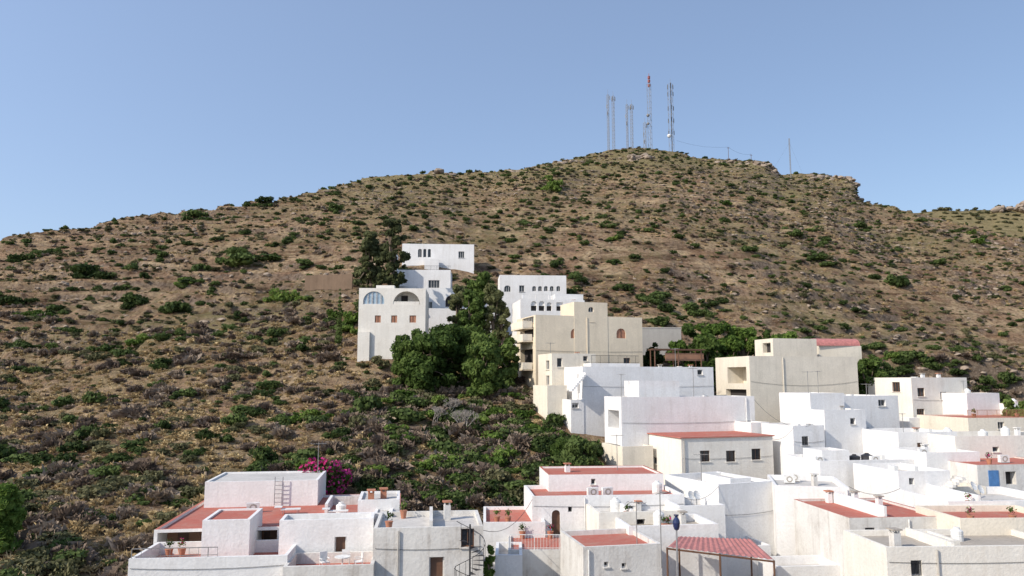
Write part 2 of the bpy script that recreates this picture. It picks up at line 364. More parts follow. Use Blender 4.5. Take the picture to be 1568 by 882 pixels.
def acunit(p,yaw=.3):
    def f(b):
        x,y,z=p; b.box('casing','plastic',(x,y,z+.35),(.85,.32,.6),yaw)
        for k in range(12):
            a=k*math.pi/6; c,s=math.cos(yaw),math.sin(yaw); b.box('grille_%d'%k,'roofg',(x+c*.2*math.cos(a)+s*.165,y+s*.2*math.cos(a)-c*.165,z+.35+.2*math.sin(a)),(.09,.02,.09),yaw)
        b.box('feet','black',(x,y,z+.025),(.7,.36,.05),yaw)
    thing('air_conditioner',f)
def pot(p,h=.5,r=.22,bloom=False):
    def f(b):
        b.lathe('pot','terra',p,[(0,0),(r*.65,0),(r,h*.9),(r*1.1,h*.92),(r*1.1,h),(0,h*.97)])
        rng=np.random.default_rng(int(abs(p[0]*97+p[1]*31))%9999)
        for k in range(70):
            d=Vector(rng.normal(size=3)).normalized(); c=Vector(p)+Vector((0,0,h+.3))+d*.3*rng.random(); a=Vector(rng.normal(size=3)).normalized()*.07; e=d.cross(a).normalized()*.05
            b.poly('leaves',LP if bloom and k%3==0 else LC,[c-a,c+e,c+a,c-e])
    thing('potted_plant',f)
crng=random.Random(5)
def clutter(f,n,kinds='aacptdv'):
    for i in range(n):
        x=crng.uniform(.8,max(.9,f['W']-.8)); y=crng.uniform(.7,max(.8,f['L']-.8)); p=RP(f,x,y,f['zr']+.003); k=crng.choice(kinds)
        if k=='a': acunit(p,f['yaw']+crng.choice([0,1.57]))
        elif k=='c': chimney(p,crng.uniform(.5,.9),.36,crng.choice(['white','white2']),crng.choice(['white2','roofg','terra']))
        elif k=='t': tank(p,.4,.95)
        elif k=='p': pot(RP(f,x,.55,f['zr']+.003),bloom=crng.random()<.3)
        elif k=='d': dish(p,.35)
        elif k=='v': tv_aerial(p,crng.uniform(1.8,3),crng.random()*3)
# ---------------------------------------------------------------- villas on the slope
b=Bld('white_villa')
f=b.block(550,652,105,441,8,3,mat='ivory',par=.3,ops=[(556,446,589,466,'ba'),(602,446,643,466,'va'),(574,483,583,494,'sB'),(599,483,608,494,'sB'),(627,483,637,494,'sB')])
for q in range(5): b.box('arch_mullion','frame',RP(f,.7+q*.6,.1,f['zt']-1.5),(.05,.05,1.7),f['yaw'])
b.box('terrace_balustrade','ivory',b.P(f,f['W']*.71,.1,f['zt']-2.2),(3.6,.12,.7),f['yaw'])
b.block(548,566,104.6,508,6,3,mat='ivory',par=.0)
b.box('roof_arch','ivory',b.P(f,f['W']*.35,4,f['zt']+.3),(2.6,1.6,1.0),f['yaw'])
b.done()
b=Bld('white_hillside_villa')
f=b.block(616,726,160,373,7,4,ops=[(640,381,646,394,'wa'),(648,381,653,394,'wa'),(655,381,660,394,'wa'),(702,385,711,395,'w')])
b.block(650,672,158,396,2,4,par=.1)
b.block(597,607,139,388,3,2,par=.1)
f=b.block(604,690,142,413,7,2,ops=[(638,402,676,412,'n'),(656,429,673,441,'w')]); b.rail(f,.1,.1,f['W'],.1,f['zt'],.8)
f=b.block(640,712,129,441,7,2,ops=[(650,462,662,472,'w'),(682,452,700,470,'na')])
b.block(700,752,131,446,5,8,ops=[(706,452,720,470,'na'),(727,454,741,470,'n')])
b.block(748,800,128,464,4,6,par=.3,ops=[(760,468,768,478,'na')])
b.block(598,640,124,438,6,2); b.block(652,756,122,472,4,3,par=.3)
b.done()
b=Bld('white_arcaded_house')
f=b.block(765,867,142,421,6,4,ops=[(772,437,782,447,'wa'),(795,437,803,447,'w'),(815,438,821,446,'wa'),(824,438,830,446,'wa'),(833,438,839,446,'wa'),(842,438,848,446,'wa'),(852,438,858,446,'wa')],cop='shut')
b.done()
b=Bld('white_terrace_house')
f=b.block(797,895,108,458,7,10,par=.9,ops=[(813,461,822,476,'na'),(825,461,834,476,'na'),(837,463,845,476,'na'),(852,463,862,476,'n')])
b.block(850,893,112,450,4,10)
b.rail(f,.2,.1,f['W']-.2,.1,f['zt'],.7,'plastic')
for q in range(4):
    b.box('arch_pier','white',RP(f,1+q*2,3.2,f['zt']+.4),(.3,.3,1.4),f['yaw'])
b.done(); clutter(f,3,'acv')
b=Bld('beige_apartment_house')
f=b.block(820,983,96,482,8,17,mat='beige',roof='roofg',ops=[(874,503,888,518,'sa'),(944,503,958,518,'sa'),(902,519,908,530,'wa'),(903,484,910,493,'wB'),(872,548,884,560,'n'),(955,548,965,558,'wB')],lops=[(797,503,817,518,'n'),(797,535,816,556,'n'),(800,486,817,496,'w')])
b.block(879,930,97.5,462,5,17,mat='beige',ops=[(901,470,909,478,'wa')])
for vz in (522,502,566):
    z=CZ+S(vz)*96
    b.box('balcony_slab','beige',b.P(f,-.7,3.5,z),(1.4,5,.18),f['yaw']); b.box('balcony_front','cream',b.P(f,-1.35,3.5,z+.5),(.12,5,.85),f['yaw']); b.box('balcony_end','cream',b.P(f,-.7,1.03,z+.5),(1.15,.12,.84),f['yaw'])
b.box('roof_vent','beige',b.P(f,f['W']*.65,5,f['zt']+.7),(.8,.8,1.4),f['yaw'])
b.pipe(f,f['W']*.47,mat='beige'); b.cable(f,f['zt']-4.5)
b.done()
chimney(b.P(f,f['W']*.55,2,f['zt']-.2),.8,.5,'beige'); clutter(f,3,'va')
# ---------------------------------------------------------------- middle town
b=Bld('cream_narrow_house')
f=b.block(845,912,90,541,5,17,mat='cream',ops=[(853,548,861,562,'w'),(893,545,900,553,'w')],lops=[(836,552,841,566,'w'),(836,575,841,590,'w')])
f2=b.block(838,868,86.5,590,5,17,mat='cream'); b.done(); clutter(f,2,'vc')
b=Bld('white_stepped_house')
f=b.block(892,1092,85,561,7,17,lops=[(873,588,888,602,'n')],ops=[(1068,566,1076,574,'w')])
b.block(874,894,84.5,612,4,17,ops=[(876,617,886,625,'w')])
b.block(884,905,86,572,3,17)
f3=b.block(905,980,89,556,5,17,par=.1); b.rail(f3,.1,.1,f3['W']-.1,.1,f3['zt'],.9)
for k in range(9):
    b.box('stair_step','white',b.P(f,-1.6+k*.2,-.6,f['zt']-2.6+k*.22),(.22,1.0,.3),f['yaw'])
b.cable(f,f['zt']-2.2)
b.done(); clutter(f,4,'avcd')
b=Bld('pergola')
P0=at(1003,556,97); 
for i in range(3):
    for j in range(2):
        b.tube('post','wood',(P0.x+i*3.2,P0.y+j*3+i,CZ-2),(P0.x+i*3.2,P0.y+j*3+i,CZ+4.0),.09)
for j in range(9): b.box('slat','wood',(P0.x+3.3,P0.y+j*.4+.9,CZ+4.05+(j%2)*.02),(7.6,.12,.12),.3)
b.box('screen','brown',(P0.x+4.2,P0.y+1.8,CZ+3.1),(5.6,.08,1.0),.3)
b.done()
b=Bld('white_block_house')
f=b.block(951,1155,78,608,4.2,17,lops=[(931,628,948,655,'v'),(932,680,950,694,'w')],ops=[])
b.block(978,1040,80,583,3.5,17); b.block(1150,1178,79,647,5,17)
b.pipe(f,f['W']*.93); b.cable(f,f['zt']-2.6)
b.done(); fD=f
tv_aerial(b.P(f,f['W']*.55,.5,f['zr']),3.6); clutter(f,3,'vac')
b=Bld('cream_red_roof_house')
f=b.block(1043,1183,72.5,671,6.5,17,mat='ivory',roof='red',par=.12,ops=[(1072,690,1087,707,'wBG'),(1112,690,1126,707,'wBG'),(1151,687,1165,704,'wBG'),(1072,740,1088,758,'wBG'),(1113,738,1125,765,'s')],lops=[(1000,700,1006,710,'w')])
b.box('eaves','red',b.P(f,f['W']/2,3.25,f['zt']+.03),(f['W']+.3,6.8,.1),f['yaw'])
b.pipe(f,.25,mat='grey'); b.cable(f,f['zt']-1.9)
b.block(953,1000,76,684,5,17,mat='cream'); b.done()
b=Bld('sand_coloured_house')
f=b.block(1147,1312,90,545,8,14,mat='tan',roof='roofg',ops=[],lops=[(1114,562,1143,587,'v'),(1112,596,1143,606,'n')])
b.block(1183,1250,93,518,4,14,mat='tan',lops=[(1168,525,1180,540,'n')]); 
b.cable(f,f['zt']-3,sag=.5); b.pipe(f,f['W']*.3,mat='tan')
b.done(); clutter(f,2,'va')
b=Bld('barrel_roof_shed')
c=at(1280,530,99); 
for k in range(10):
    a0=math.pi*k/10;a1=math.pi*(k+1)/10
    b.poly('curved_roof','awn',[(c.x-3.2,c.y-1.6*math.cos(a0),c.z+1.0*math.sin(a0)),(c.x+2.9,c.y-1.6*math.cos(a0)+1,c.z+1.0*math.sin(a0)),(c.x+2.9,c.y-1.6*math.cos(a1)+1,c.z+1.0*math.sin(a1)),(c.x-3.2,c.y-1.6*math.cos(a1),c.z+1.0*math.sin(a1))])
b.box('walls','tan',(c.x,c.y+.5,c.z-1.5),(5.8,2.8,3),.1); b.done()
b=Bld('white_cubic_house')
f=b.block(1240,1292,78,602,5,17); clutter(f,2,'cv'); f=b.block(1262,1325,76,628,6,17,ops=[(1302,640,1310,650,'w')],lops=[(1225,640,1238,655,'w')]); clutter(f,2,'ca')
f=b.block(1214,1262,74,652,5,17,ops=[(1228,668,1238,682,'wG'),(1236,690,1246,714,'d')]); clutter(f,2,'ap'); b.cable(f,f['zt']-1.5)
f=b.block(1290,1375,81,606,7,17,ops=[(1345,612,1356,622,'w'),(1322,655,1332,690,'n')],lops=[(1300,612,1308,626,'w')]); clutter(f,3,'cva')
f=b.block(1255,1400,66,706,6,10,ops=[(1326,720,1346,740,'wG')]); fL=f
b.block(1258,1300,69,690,3,10,par=.2)
b.done(); tank(RP(f,6.9,3.5,f['zr']),.5,.7,'black'); tank(RP(f,5.7,3.6,f['zr']),.5,.6,'black'); tank(RP(f,3.6,3.8,f['zr']),.35,.5,'cloth'); clutter(f,3,'acp')
b=Bld('cream_corner_house')
f=b.block(1395,1480,90,578,7,17,mat='ivory',ops=[(1405,594,1416,607,'wB'),(1404,626,1416,638,'wB'),(1440,600,1450,612,'w')],lops=[(1366,585,1378,600,'wB')])
b.cable(f,f['zt']-2.6)
f2=b.block(1480,1530,88,602,6,17); b.block(1392,1410,87,640,4,17); b.done(); clutter(f,3,'vca'); clutter(f2,2,'tv')
b=Bld('pink_edge_house')
f=b.block(1482,1640,80,640,8,8,mat='cream',roof='red',par=.1,cop='red',ops=[(1528,646,1538,657,'w')]); clutter(f,3,'acp'); b.rail(f,.1,.1,f['W'],.1,f['zt'],.8,'shut')
f=b.block(1545,1660,88,618,6,8,ops=[(1560,624,1567,632,'w')],cop='red',roof='red'); b.done(); clutter(f,2,'vt')
b=Bld('white_long_house')
f=b.block(1375,1465,72,662,6,10,ops=[(1405,678,1413,700,'d'),(1436,672,1446,684,'wG')]); clutter(f,3,'avc')
f=b.block(1462,1640,69,668,6,8,mat='ivory',ops=[(1520,684,1530,692,'w')]); clutter(f,4,'acdt'); f=b.block(1418,1500,66,693,5,8); clutter(f,2,'ac')
f=b.block(1496,1640,63,712,7,8,roof='red',par=.1,cop='red',mat='white2',ops=[(1540,722,1556,742,'n')]); clutter(f,3,'app'); b.box('blue_door','bluedoor',RP(f,1.4,-.03,f['zt']-1.4),(.9,.05,1.9),f['yaw']); b.done()
# ---------------------------------------------------------------- foreground right
b=Bld('tall_white_house')
f=b.block(1100,1186,60,742,7,24,ops=[]); clutter(f,1,'v'); b.cable(f,f['zt']-2.3); f=b.block(1186,1300,60,743,7,-14,par=.4); b.pipe(f,f['W']*.97)
b.block(1118,1150,63,733,4,20,par=.2)
b.done(); fK=f; clutter(f,3,'cad')
b=Bld('ochre_terrace_house')
f=b.block(1375,1455,60,722,6,8,mat='white',ops=[(1392,732,1400,742,'n')]); clutter(f,2,'ca'); f=b.block(1378,1510,60.5,747,4,6,mat='cream',par=.4); clutter(f,2,'at')
f=b.block(1300,1450,51,793,8,5,roof='red',par=.15,cop='red',mat='white2',ops=[(1325,808,1340,832,'wG')]); b.pipe(f,f['W']*.6); b.box('dividing_wall','white',RP(f,f['W']*.4,4,f['zr']+.4),(.18,7.4,.8),f['yaw']); clutter(f,3,'pca')
f=b.block(1452,1640,54,768,7,4,roof='roofw',ops=[(1500,790,1514,808,'w')]); b.box('dividing_wall','white',RP(f,2.5,3.5,f['zr']+.45),(.18,6.4,.9),f['yaw']); clutter(f,4,'acdp')
for k in range(8): b.box('stair_step','white2',RP(f,3.0+k*.28,6.0,f['zr']+.1+k*.18),(.28,1.2,.2+.001*k),f['yaw'])
f=b.block(1470,1640,49,794,5,2,mat='cream',par=.4,roof='red'); clutter(f,2,'ap')
f=b.block(1357,1640,44,838,5,3,mat='ivory',roof='roofg',par=.35,ops=[(1395,858,1412,882,'wG')]); fR=f; b.box('dividing_wall','ivory',RP(f,4.0,2.5,f['zr']+.25),(.18,4.6,.5),f['yaw'])
b.block(1448,1470,44.8,828,3,3,mat='ivory',par=.1)
b.pipe(f,2.9,mat='grey'); b.cable(f,f['zt']-.8)
b.done(); chimney(RP(f,1.2,1.2,f['zr']),.9,.45,'white2','roofg'); tank(RP(f,6.2,3.2,f['zr']),.35,.7)
b=Bld('white_courtyard_house')
b.block(1190,1290,52,868,3,6,zb=CZ-16); f=b.block(1100,1180,57,838,4,10); b.done(); clutter(f,2,'ap')
b=Bld('red_terrace_house')
f=b.block(840,1016,62,727,6,5,roof='red',par=.15,cop='red',ops=[(905,733,912,742,'w')]); chimney(RP(f,2,3,f['zr']),.5,.4); tv_aerial(RP(f,6.5,4,f['zr']),3)
f=b.block(815,1048,57.5,760,6,5,roof='red',par=.3,ops=[(845,781,858,824,'da'),(870,776,876,784,'n'),(960,775,970,787,'w')])
b.cable(f,f['zt']-.7); b.pipe(f,f['W']*.34)
fB=f
f=b.block(740,835,56,800,7,2,roof='red',par=.25); pot(RP(f,1,1,f['zr'])); pot(RP(f,1.8,.8,f['zr']))
f=b.block(778,916,51.5,842,5,0,roof='red',par=.15,mat='white2',ops=[])
b.rail(f,.1,.1,f['W']-.1,.1,f['zt'],.95,'plastic',step=.2)
pot(RP(f,1,4.3,f['zr'])); pot(RP(f,3,4.4,f['zr']),bloom=True)
b.block(758,800,50,850,4,0)
b.done()
for x in (.42,.52): acunit(b.P(fB,fB['W']*x,1.2+x,fB['zr']))
tank(b.P(fB,fB['W']*.88,2.5,fB['zr']),.4,.9); clutter(fB,1,'c')
b=Bld('white_front_house')
f=b.block(917,1048,54,785,5,8,mat='ivory',ops=[(975,795,988,812,'n')]); b.box('dividing_wall','white',RP(f,2.4,2.5,f['zr']+.35),(.18,4.6,.7),f['yaw']); clutter(f,3,'cpt')
f=b.block(963,1100,51,806,4,8,par=.5,roof='roofg'); clutter(f,4,'aptc')
f=b.block(893,1013,46,838,5,12,roof='red',par=.3,mat='white2',ops=[(925,860,932,868,'w'),(952,862,959,870,'w')]); b.pipe(f,.3); f2=b.block(1040,1110,56,775,4,10); clutter(f2,2,'td')
b.done(); fN=f; clutter(f,1,'v')
b=Bld('red_corrugated_canopy')
A=at(1022,838,46.5);Bp=at(1186,858,45.5);C=at(1150,826,50.5);Dp=at(1040,822,50.5)
N=34
for k in range(N):
    s0,s1=k/N,(k+1)/N; h=.05*(k%2); h1=.05*((k+1)%2)
    b.poly('corrugated_sheet','awn',[A.lerp(Bp,s0)+Vector((0,0,h)),A.lerp(Bp,s1)+Vector((0,0,h1)),Dp.lerp(C,s1)+Vector((0,0,h1)),Dp.lerp(C,s0)+Vector((0,0,h))])
for q in (A,Bp,C,Dp,A.lerp(Bp,.5)): b.tube('post','wood',q+Vector((0,.1,-.03)),q+Vector((0,.1,-4)),.06)
b.tube('front_beam','wood',A-Vector((0,-.1,.1)),Bp-Vector((0,-.1,.1)),.06)
b.done()
def vase(b):
    p=at(1036,882,42); top=at(1036,812,42)
    b.tube('pole','metal',p-Vector((0,0,5)),top,.06,.045,8)
    b.lathe('vase','blue',top,[(.05,0),(.13,.05),(.17,.18),(.2,.4),(.17,.55),(.09,.66),(.08,.72),(.14,.8),(.13,.82),(0,.82)])
thing('street_lamp',vase)
tv_aerial(at(1013,870,44),4.2,1.0)
# ---------------------------------------------------------------- foreground left
b=Bld('red_roof_house')
f=b.block(236,612,47,811,13,8,roof='red',par=.18,mat='white',cop='red',ops=[(240,815,309,860,'r'),(386,812,424,850,'r'),(470,815,500,850,'d')]); fA=f
zr=f['zr']
f2=b.block(314,487,56,738,6,8,roof='roofw',par=.12,zb=zr-.2)
f3=b.block(310,383,45,797,4,8,roof='red',par=.1)
f4=b.block(197,440,42.5,856,4.4,6,roof='red',par=.7,zb=CZ-15,mat='white'); b.cable(f4,f4['zt']-.5)
f5=b.block(428,572,46,797,2.2,8,mat='white',par=.3,roof='roofw',ops=[(512,822,530,858,'d')])
f6=b.block(433,572,42.5,868,3.4,6,mat='white2',par=.6,roof='red',zb=CZ-15); f7=f6
f8=b.block(548,612,50.5,766,4,8,par=.15,mat='white')
b.box('ladder_rail','metal',b.P(f2,f2['W']*.62,-.25,f2['zt']-.7),(.05,.05,2),f['yaw'],); b.box('ladder_rail','metal',b.P(f2,f2['W']*.69,-.25,f2['zt']-.7),(.05,.05,2),f['yaw'])
for k in range(6): b.box('ladder_rung','metal',b.P(f2,f2['W']*.655,-.25,f2['zt']-1.5+k*.3),(.5,.04,.04),f['yaw'])
b.rail(f4,.1,.1,f4['W']*.55,.1,f4['zt'],.5,'mast',step=.5)
b.box('dividing_wall','white',RP(f,9.6,7,zr+.35),(.2,4,.7),f['yaw']); b.box('low_wall','white2',RP(f,11.4,9,zr+.3),(3.6,.2,.6),f['yaw'])
b.done()
chimney(b.P(f8,.8,1,f8['zt']-.2),.5,.4,'terra'); chimney(b.P(f8,1.6,1.6,f8['zt']-.2),.5,.4,'terra'); chimney(RP(fA,12.5,6,zr),.7,.4,'white')
acunit(RP(fA,4.5,6.5,zr+.003)); pot(RP(f4,1,3.4,f4['zr'])); pot(RP(f4,1.7,3.5,f4['zr']),bloom=True); pot(RP(fA,13.2,7.5,zr)); pot(RP(fA,13.8,7,zr)); pot(RP(fA,12.9,8.5,zr),bloom=True); tv_aerial(RP(f2,7.5,4,f2['zt']),2.4)
tank(RP(fA,10.6,5,zr),.35,.7)
b=Bld('weathered_white_house')
f=b.block(572,740,44,809,5.5,6,mat='white2',roof='roofw',par=.3,ops=[(657,853,680,885,'d'),(706,806,726,838,'wB')]); g=f
c=Vector(b.P(f,f['W']*.87,-1.0,f['zt']-4.3)); b.tube('spiral_pole','black',c,c+Vector((0,0,4.6)),.05)
for k in range(20):
    a=k*.45; z=k*.19; d=Vector((math.cos(a),math.sin(a),0)); e=Vector((-math.sin(a),math.cos(a),0))
    b.poly('spiral_tread','black',[c+Vector((0,0,z)),c+d*.85-e*.2+Vector((0,0,z)),c+d*.85+e*.2+Vector((0,0,z))])
    b.tube('spiral_baluster','black',c+d*.85+Vector((0,0,z)),c+d*.85+Vector((0,0,z+.9)),.015,n=4)
    a2=(k+1)*.45; d2=Vector((math.cos(a2),math.sin(a2),0)); b.tube('spiral_handrail','black',c+d*.85+Vector((0,0,z+.9)),c+d2*.85+Vector((0,0,z+1.09)),.02,n=4)
b.block(572,600,49,786,2,6,mat='white',par=.1)
b.pipe(f,1.4,mat='grey'); b.cable(f,f['zt']-1.1); b.box('dividing_wall','white2',RP(f,f['W']*.52,2.8,f['zr']+.3),(.2,5,.6),f['yaw'])
b.done()
chimney(b.P(g,g['W']*.68,4,g['zr']),.9,.4,'white2'); pot(RP(g,.8,1,g['zr'])); pot(RP(g,1.5,4.7,g['zr']))
def chair(p,yaw):
    def f(b):
        x,y,z=p; c,s=math.cos(yaw),math.sin(yaw)
        def q(a,d,h): return (x+a*c-d*s,y+a*s+d*c,z+h)
        b.box('seat','plastic',q(0,0,.44),(.46,.44,.04),yaw); b.box('back','plastic',q(0,.2,.72),(.44,.04,.5),yaw)
        for a in (-.2,.2):
            for d in (-.19,.19): b.tube('leg','plastic',q(a,d,0),q(a,d,.44),.022,n=5)
            b.box('armrest','plastic',q(a*1.1,0,.64),(.05,.4,.03),yaw)
    thing('garden_chair',f)
zt=f7['zr']+.01
for x,yb,w in ((2.0,1.6,.6),(3.9,1.5,-1.2),(3.1,2.4,3.3)): chair(b.P(f7,x,yb,zt),w)
thing('garden_table',lambda bb:(bb.lathe('top','plastic',b.P(f7,3,1.5,zt),[(0,.74),(.45,.74),(.45,.70),(0,.7)],18),bb.tube('leg','plastic',b.P(f7,3,1.5,zt),b.P(f7,3,1.5,zt+.7),.05)))
for (u,v) in ((445,787),(455,768),(518,790)):
    p=onz(u,v,zr+.01)
    def lg(b,p=p):
        b.box('mattress','plastic',(p.x,p.y,p.z+.33),(1.3,.6,.06),.2); b.box('backrest','plastic',(p.x-.8,p.y-.16,p.z+.5),(.5,.6,.05),.2)
        for dx in (-.5,.5):
            for dy in (-.22,.22): b.tube('leg','metal',(p.x+dx,p.y+dy,p.z),(p.x+dx,p.y+dy,p.z+.3),.02,n=4)
    thing('sun_lounger',lg)
# ---------------------------------------------------------------- walls on slope
b=Bld('stone_retaining_wall')
p0=at(468,424,128);p1=at(540,422,126); d=(p1-p0); n=int(d.length/.6)
for i in range(n):
    q=p0+d*(i+.5)/n; h=2.6+random.uniform(-.12,.12); b.box('masonry','stone',(q.x,q.y+random.uniform(-.03,.03),p0.z-h/2+.2),(.61,.5,h),0)
b.done()
b=Bld('cement_garden_wall'); p0=at(984,502,112);p1=at(1041,503,113); q=(p0+p1)/2; b.box('wall','grey',(q.x,q.y,q.z-2),((p1-p0).length,.3,4),.02); b.box('coping','roofw',(q.x,q.y,q.z+.05),((p1-p0).length+.1,.4,.1),.02); b.done()
b=Bld('dry_stone_wall')
for i in range(70):
    u=610+i*1.9; D=99-i*.02; x=T(u)*D; z=float(ground(x,D)); b.box('stone_%d'%(i%3),'stone',(x,D,z+.2),(random.uniform(.2,.3),.4,random.uniform(.9,1.3)),random.uniform(-.2,.2))
b.done()
# ---------------------------------------------------------------- masts
def lattice(b,u,vt,vb,D,w,mat,part='lattice',th=.09):
    p=at(u,vb,D); z0=float(ground(p.x,D))-.5; z1=at(u,vt,D).z; N=max(6,int((z1-z0)/(w*1.5)))
    C=[Vector((p.x+w*.58*math.cos(a),D+w*.58*math.sin(a),0)) for a in (0.5,2.594,4.69)]
    for k in range(3): b.tube('leg_%d'%k,mat,C[k]+Vector((0,0,z0)),C[k]+Vector((0,0,z1)),th,n=4)
    for i in range(N):
        a=z0+(z1-z0)*i/N; c=z0+(z1-z0)*(i+1)/N
        for k in range(3):
            A=C[k];B2=C[(k+1)%3]
            b.tube(part,mat,A+Vector((0,0,a)),B2+Vector((0,0,c)),th*.6,n=3); b.tube(part,mat,A+Vector((0,0,c)),B2+Vector((0,0,c)),th*.5,n=3)
    return p.x,D,z0,z1
for (u,vt,vb,w,mat,kind) in ((932,145,228,1.0,'mast',0),(940,147,226,1.2,'mast',1),(961,160,222,.9,'mast',0),(968,160,222,1.2,'mast',1),(996,128,226,1.9,'mast',2),(988,188,225,1.3,'mast',0),(1029,128,230,2.3,'mast',3)):
    b=Bld('telecom_mast'); x,y,z0,z1=lattice(b,u,vt,vb,345,w,mat,th=.085)
    b.tube('whip_antenna','mast',(x,y,z1),(x,y,z1+2.5),.06,n=4)
    if kind in (0,1):
        for k in range(3): b.box('panel_%d'%k,'mast',(x+.9*math.cos(k*2.1),y+.9*math.sin(k*2.1),z1-1.5-4*k*(1-kind)),(.3,.3,1.8),k)
    if kind==2:
        for zz in (-1,1.2,3): b.box('red_head','redm',(x,y,z1+zz),(.9,.9,1.3),.4)
        b.tube('top_pole','redm',(x,y,z1),(x,y,z1+5),.12)
        for zz,r in ((-16,.8),(-20,.7)): b.lathe('drum_dish','mast',(x-1,y-1,z1+zz),[(0,-r),(r*.7,-r*.7),(r,0),(r*.7,r*.7),(0,r)])
    if kind==3:
        for zz in (-1.5,-5,-12,-18,-24):
            for k in range(3): b.box('sector_panel','black' if k else 'mast',(x+1.4*math.cos(k*2.1+.4),y+1.4*math.sin(k*2.1+.4),z1+zz),(.4,.3,2.0),k)
        b.tube('cable_tray','black',(x,y-.6,z0),(x,y-.6,z1),.26,n=4)
        b.lathe('drum_dish','plastic',(x-1.4,y-1.2,z1-26),[(0,-.9),(.7,-.65),(.95,0),(.7,.65),(0,.9)])
    b.done()
b=Bld('equipment_hut'); p=at(944,226,350); gz=float(ground(p.x,350)); b.box('walls','white2',(p.x,p.y,gz+.9),(4,3,2.2),.1); b.box('roof','roofg',(p.x,p.y,gz+2.1),(4.3,3.3,.2),.1); b.box('door','green',(p.x-.8,p.y-1.53,gz+.9),(.9,.06,1.8),.1); b.done()
b=Bld('guyed_antenna'); x,y,z0,z1=lattice(b,1211,212,268,325,.5,'mast',th=.06)
for dx in (-7,7): b.tube('guy_wire','mast',(x,y,z1-2),(x+dx,y+3,float(ground(x+dx,y+3))),.02,n=3)
b.done()
pp=[]
for u,v in ((1115,225),(1150,236)):
    b=Bld('utility_pole'); p=at(u,v,338); g_=float(ground(p.x,p.y)); b.tube('pole','wood',(p.x,p.y,g_-.5),p,.12,.09); b.box('crossarm','wood',(p.x,p.y,p.z-.5),(1.4,.12,.12),.3); b.done(); pp.append(p)
b=Bld('overhead_cable'); q=at(1036,215,345); pts=[q]+pp
def sagline(b,a,c,sg,r):
    N=10
    for k in range(N):
        f0,f1=k/N,(k+1)/N; h=lambda s:-4*s*(1-s)*sg
        b.tube('cable','black',a.lerp(c,f0)+Vector((0,0,h(f0))),a.lerp(c,f1)+Vector((0,0,h(f1))),r,n=3)
for a,c in zip(pts,pts[1:]): sagline(b,a,c,1.3,.035)
b.done()
for (a,c,s) in ((at(1155,612,80),at(1240,652,74),1.0),(at(1183,672,74),at(1215,655,73),.4),(at(1048,762,57),at(1100,745,60),.5),(at(740,812,44),at(815,765,57),.8),(at(1300,745,58),at(1378,748,57),.5)):
    b=Bld('overhead_cable'); sagline(b,a,c,s,.018); b.done()
# ---------------------------------------------------------------- distant hill
DH=[]
def hill(name,u0,u1,D,prof,depth=260):
    N=160;K=30; t0,t1=T(u0,330),T(u1,330); V=[];Fq=[]; rg=random.Random(3)
    for i in range(N+1):
        t=t0+(t1-t0)*i/N; u=784+t*.98*F; zr=D*S(np.interp(u,[a for a,_ in prof],[c for _,c in prof]))
        for k in range(K+1):
            s=k/K; Yk=D-depth+depth*s; z=CZ+zr*(s**.9)-20*(1-s)+float(fbm(np.array(t*40.),np.array(s*9.),4))*14*(1-s*.85); V.append((t*Yk,Yk,z))
            if k>8 and rg.random()<.9: DH.append((t*Yk+rg.uniform(-2,2),Yk,z-.3))
        V.append((t*(D+150),D+150,CZ-20))
    for i in range(N):
        for k in range(K+1): a=i*(K+2)+k; Fq.append((a,a+K+2,a+K+3,a+1))
    obj(name,fastmesh(name,V,Fq,MG,True))
hill('distant_hill',1340,2300,560,[(1340,345),(1400,326),(1440,322),(1518,322),(1530,318),(1560,320),(1650,318),(1900,320),(2300,400)])
# ---------------------------------------------------------------- vegetation
def leaves(rng,C,R,n,size,flat=.85,shell=.5,asp=1.5):
    C=np.asarray(C,float);R=np.asarray(R,float); w=R**2/np.sum(R**2); k=rng.choice(len(C),n,p=w)
    d=rng.normal(size=(n,3)); d/=np.linalg.norm(d,axis=1)[:,None]
    r=R[k]*(shell+(1-shell)*rng.random(n)**.5)*(.85+.3*rng.random(n))
    P=C[k]+d*r[:,None]*np.array([1,1,flat])
    nn=d+rng.normal(size=(n,3))*.55; nn/=np.linalg.norm(nn,axis=1)[:,None]
    a=np.cross(nn,rng.normal(size=(n,3))); a/=np.linalg.norm(a,axis=1)[:,None]; c=np.cross(nn,a)
    s=size*(.5+rng.random(n))[:,None]
    V=np.stack([P-a*s*.5*asp,P+c*s*.5,P+a*s*.5*asp,P-c*s*.5],1).reshape(-1,3)
    return V,np.arange(4*n).reshape(-1,4)
def bushmesh(name,mat,seed,n=420,size=.16,k=7,flat=.75):
    rng=np.random.default_rng(seed); C=[(0,0,.42)];R=[.5]
    for i in range(k):
        a=rng.random()*6.28; r=rng.uniform(.3,.65); C.append((r*math.cos(a),r*math.sin(a),rng.uniform(.2,.65))); R.append(rng.uniform(.22,.42))
    V,Fq=leaves(rng,C,R,n,size,flat); return fastmesh(name,V,Fq,mat)
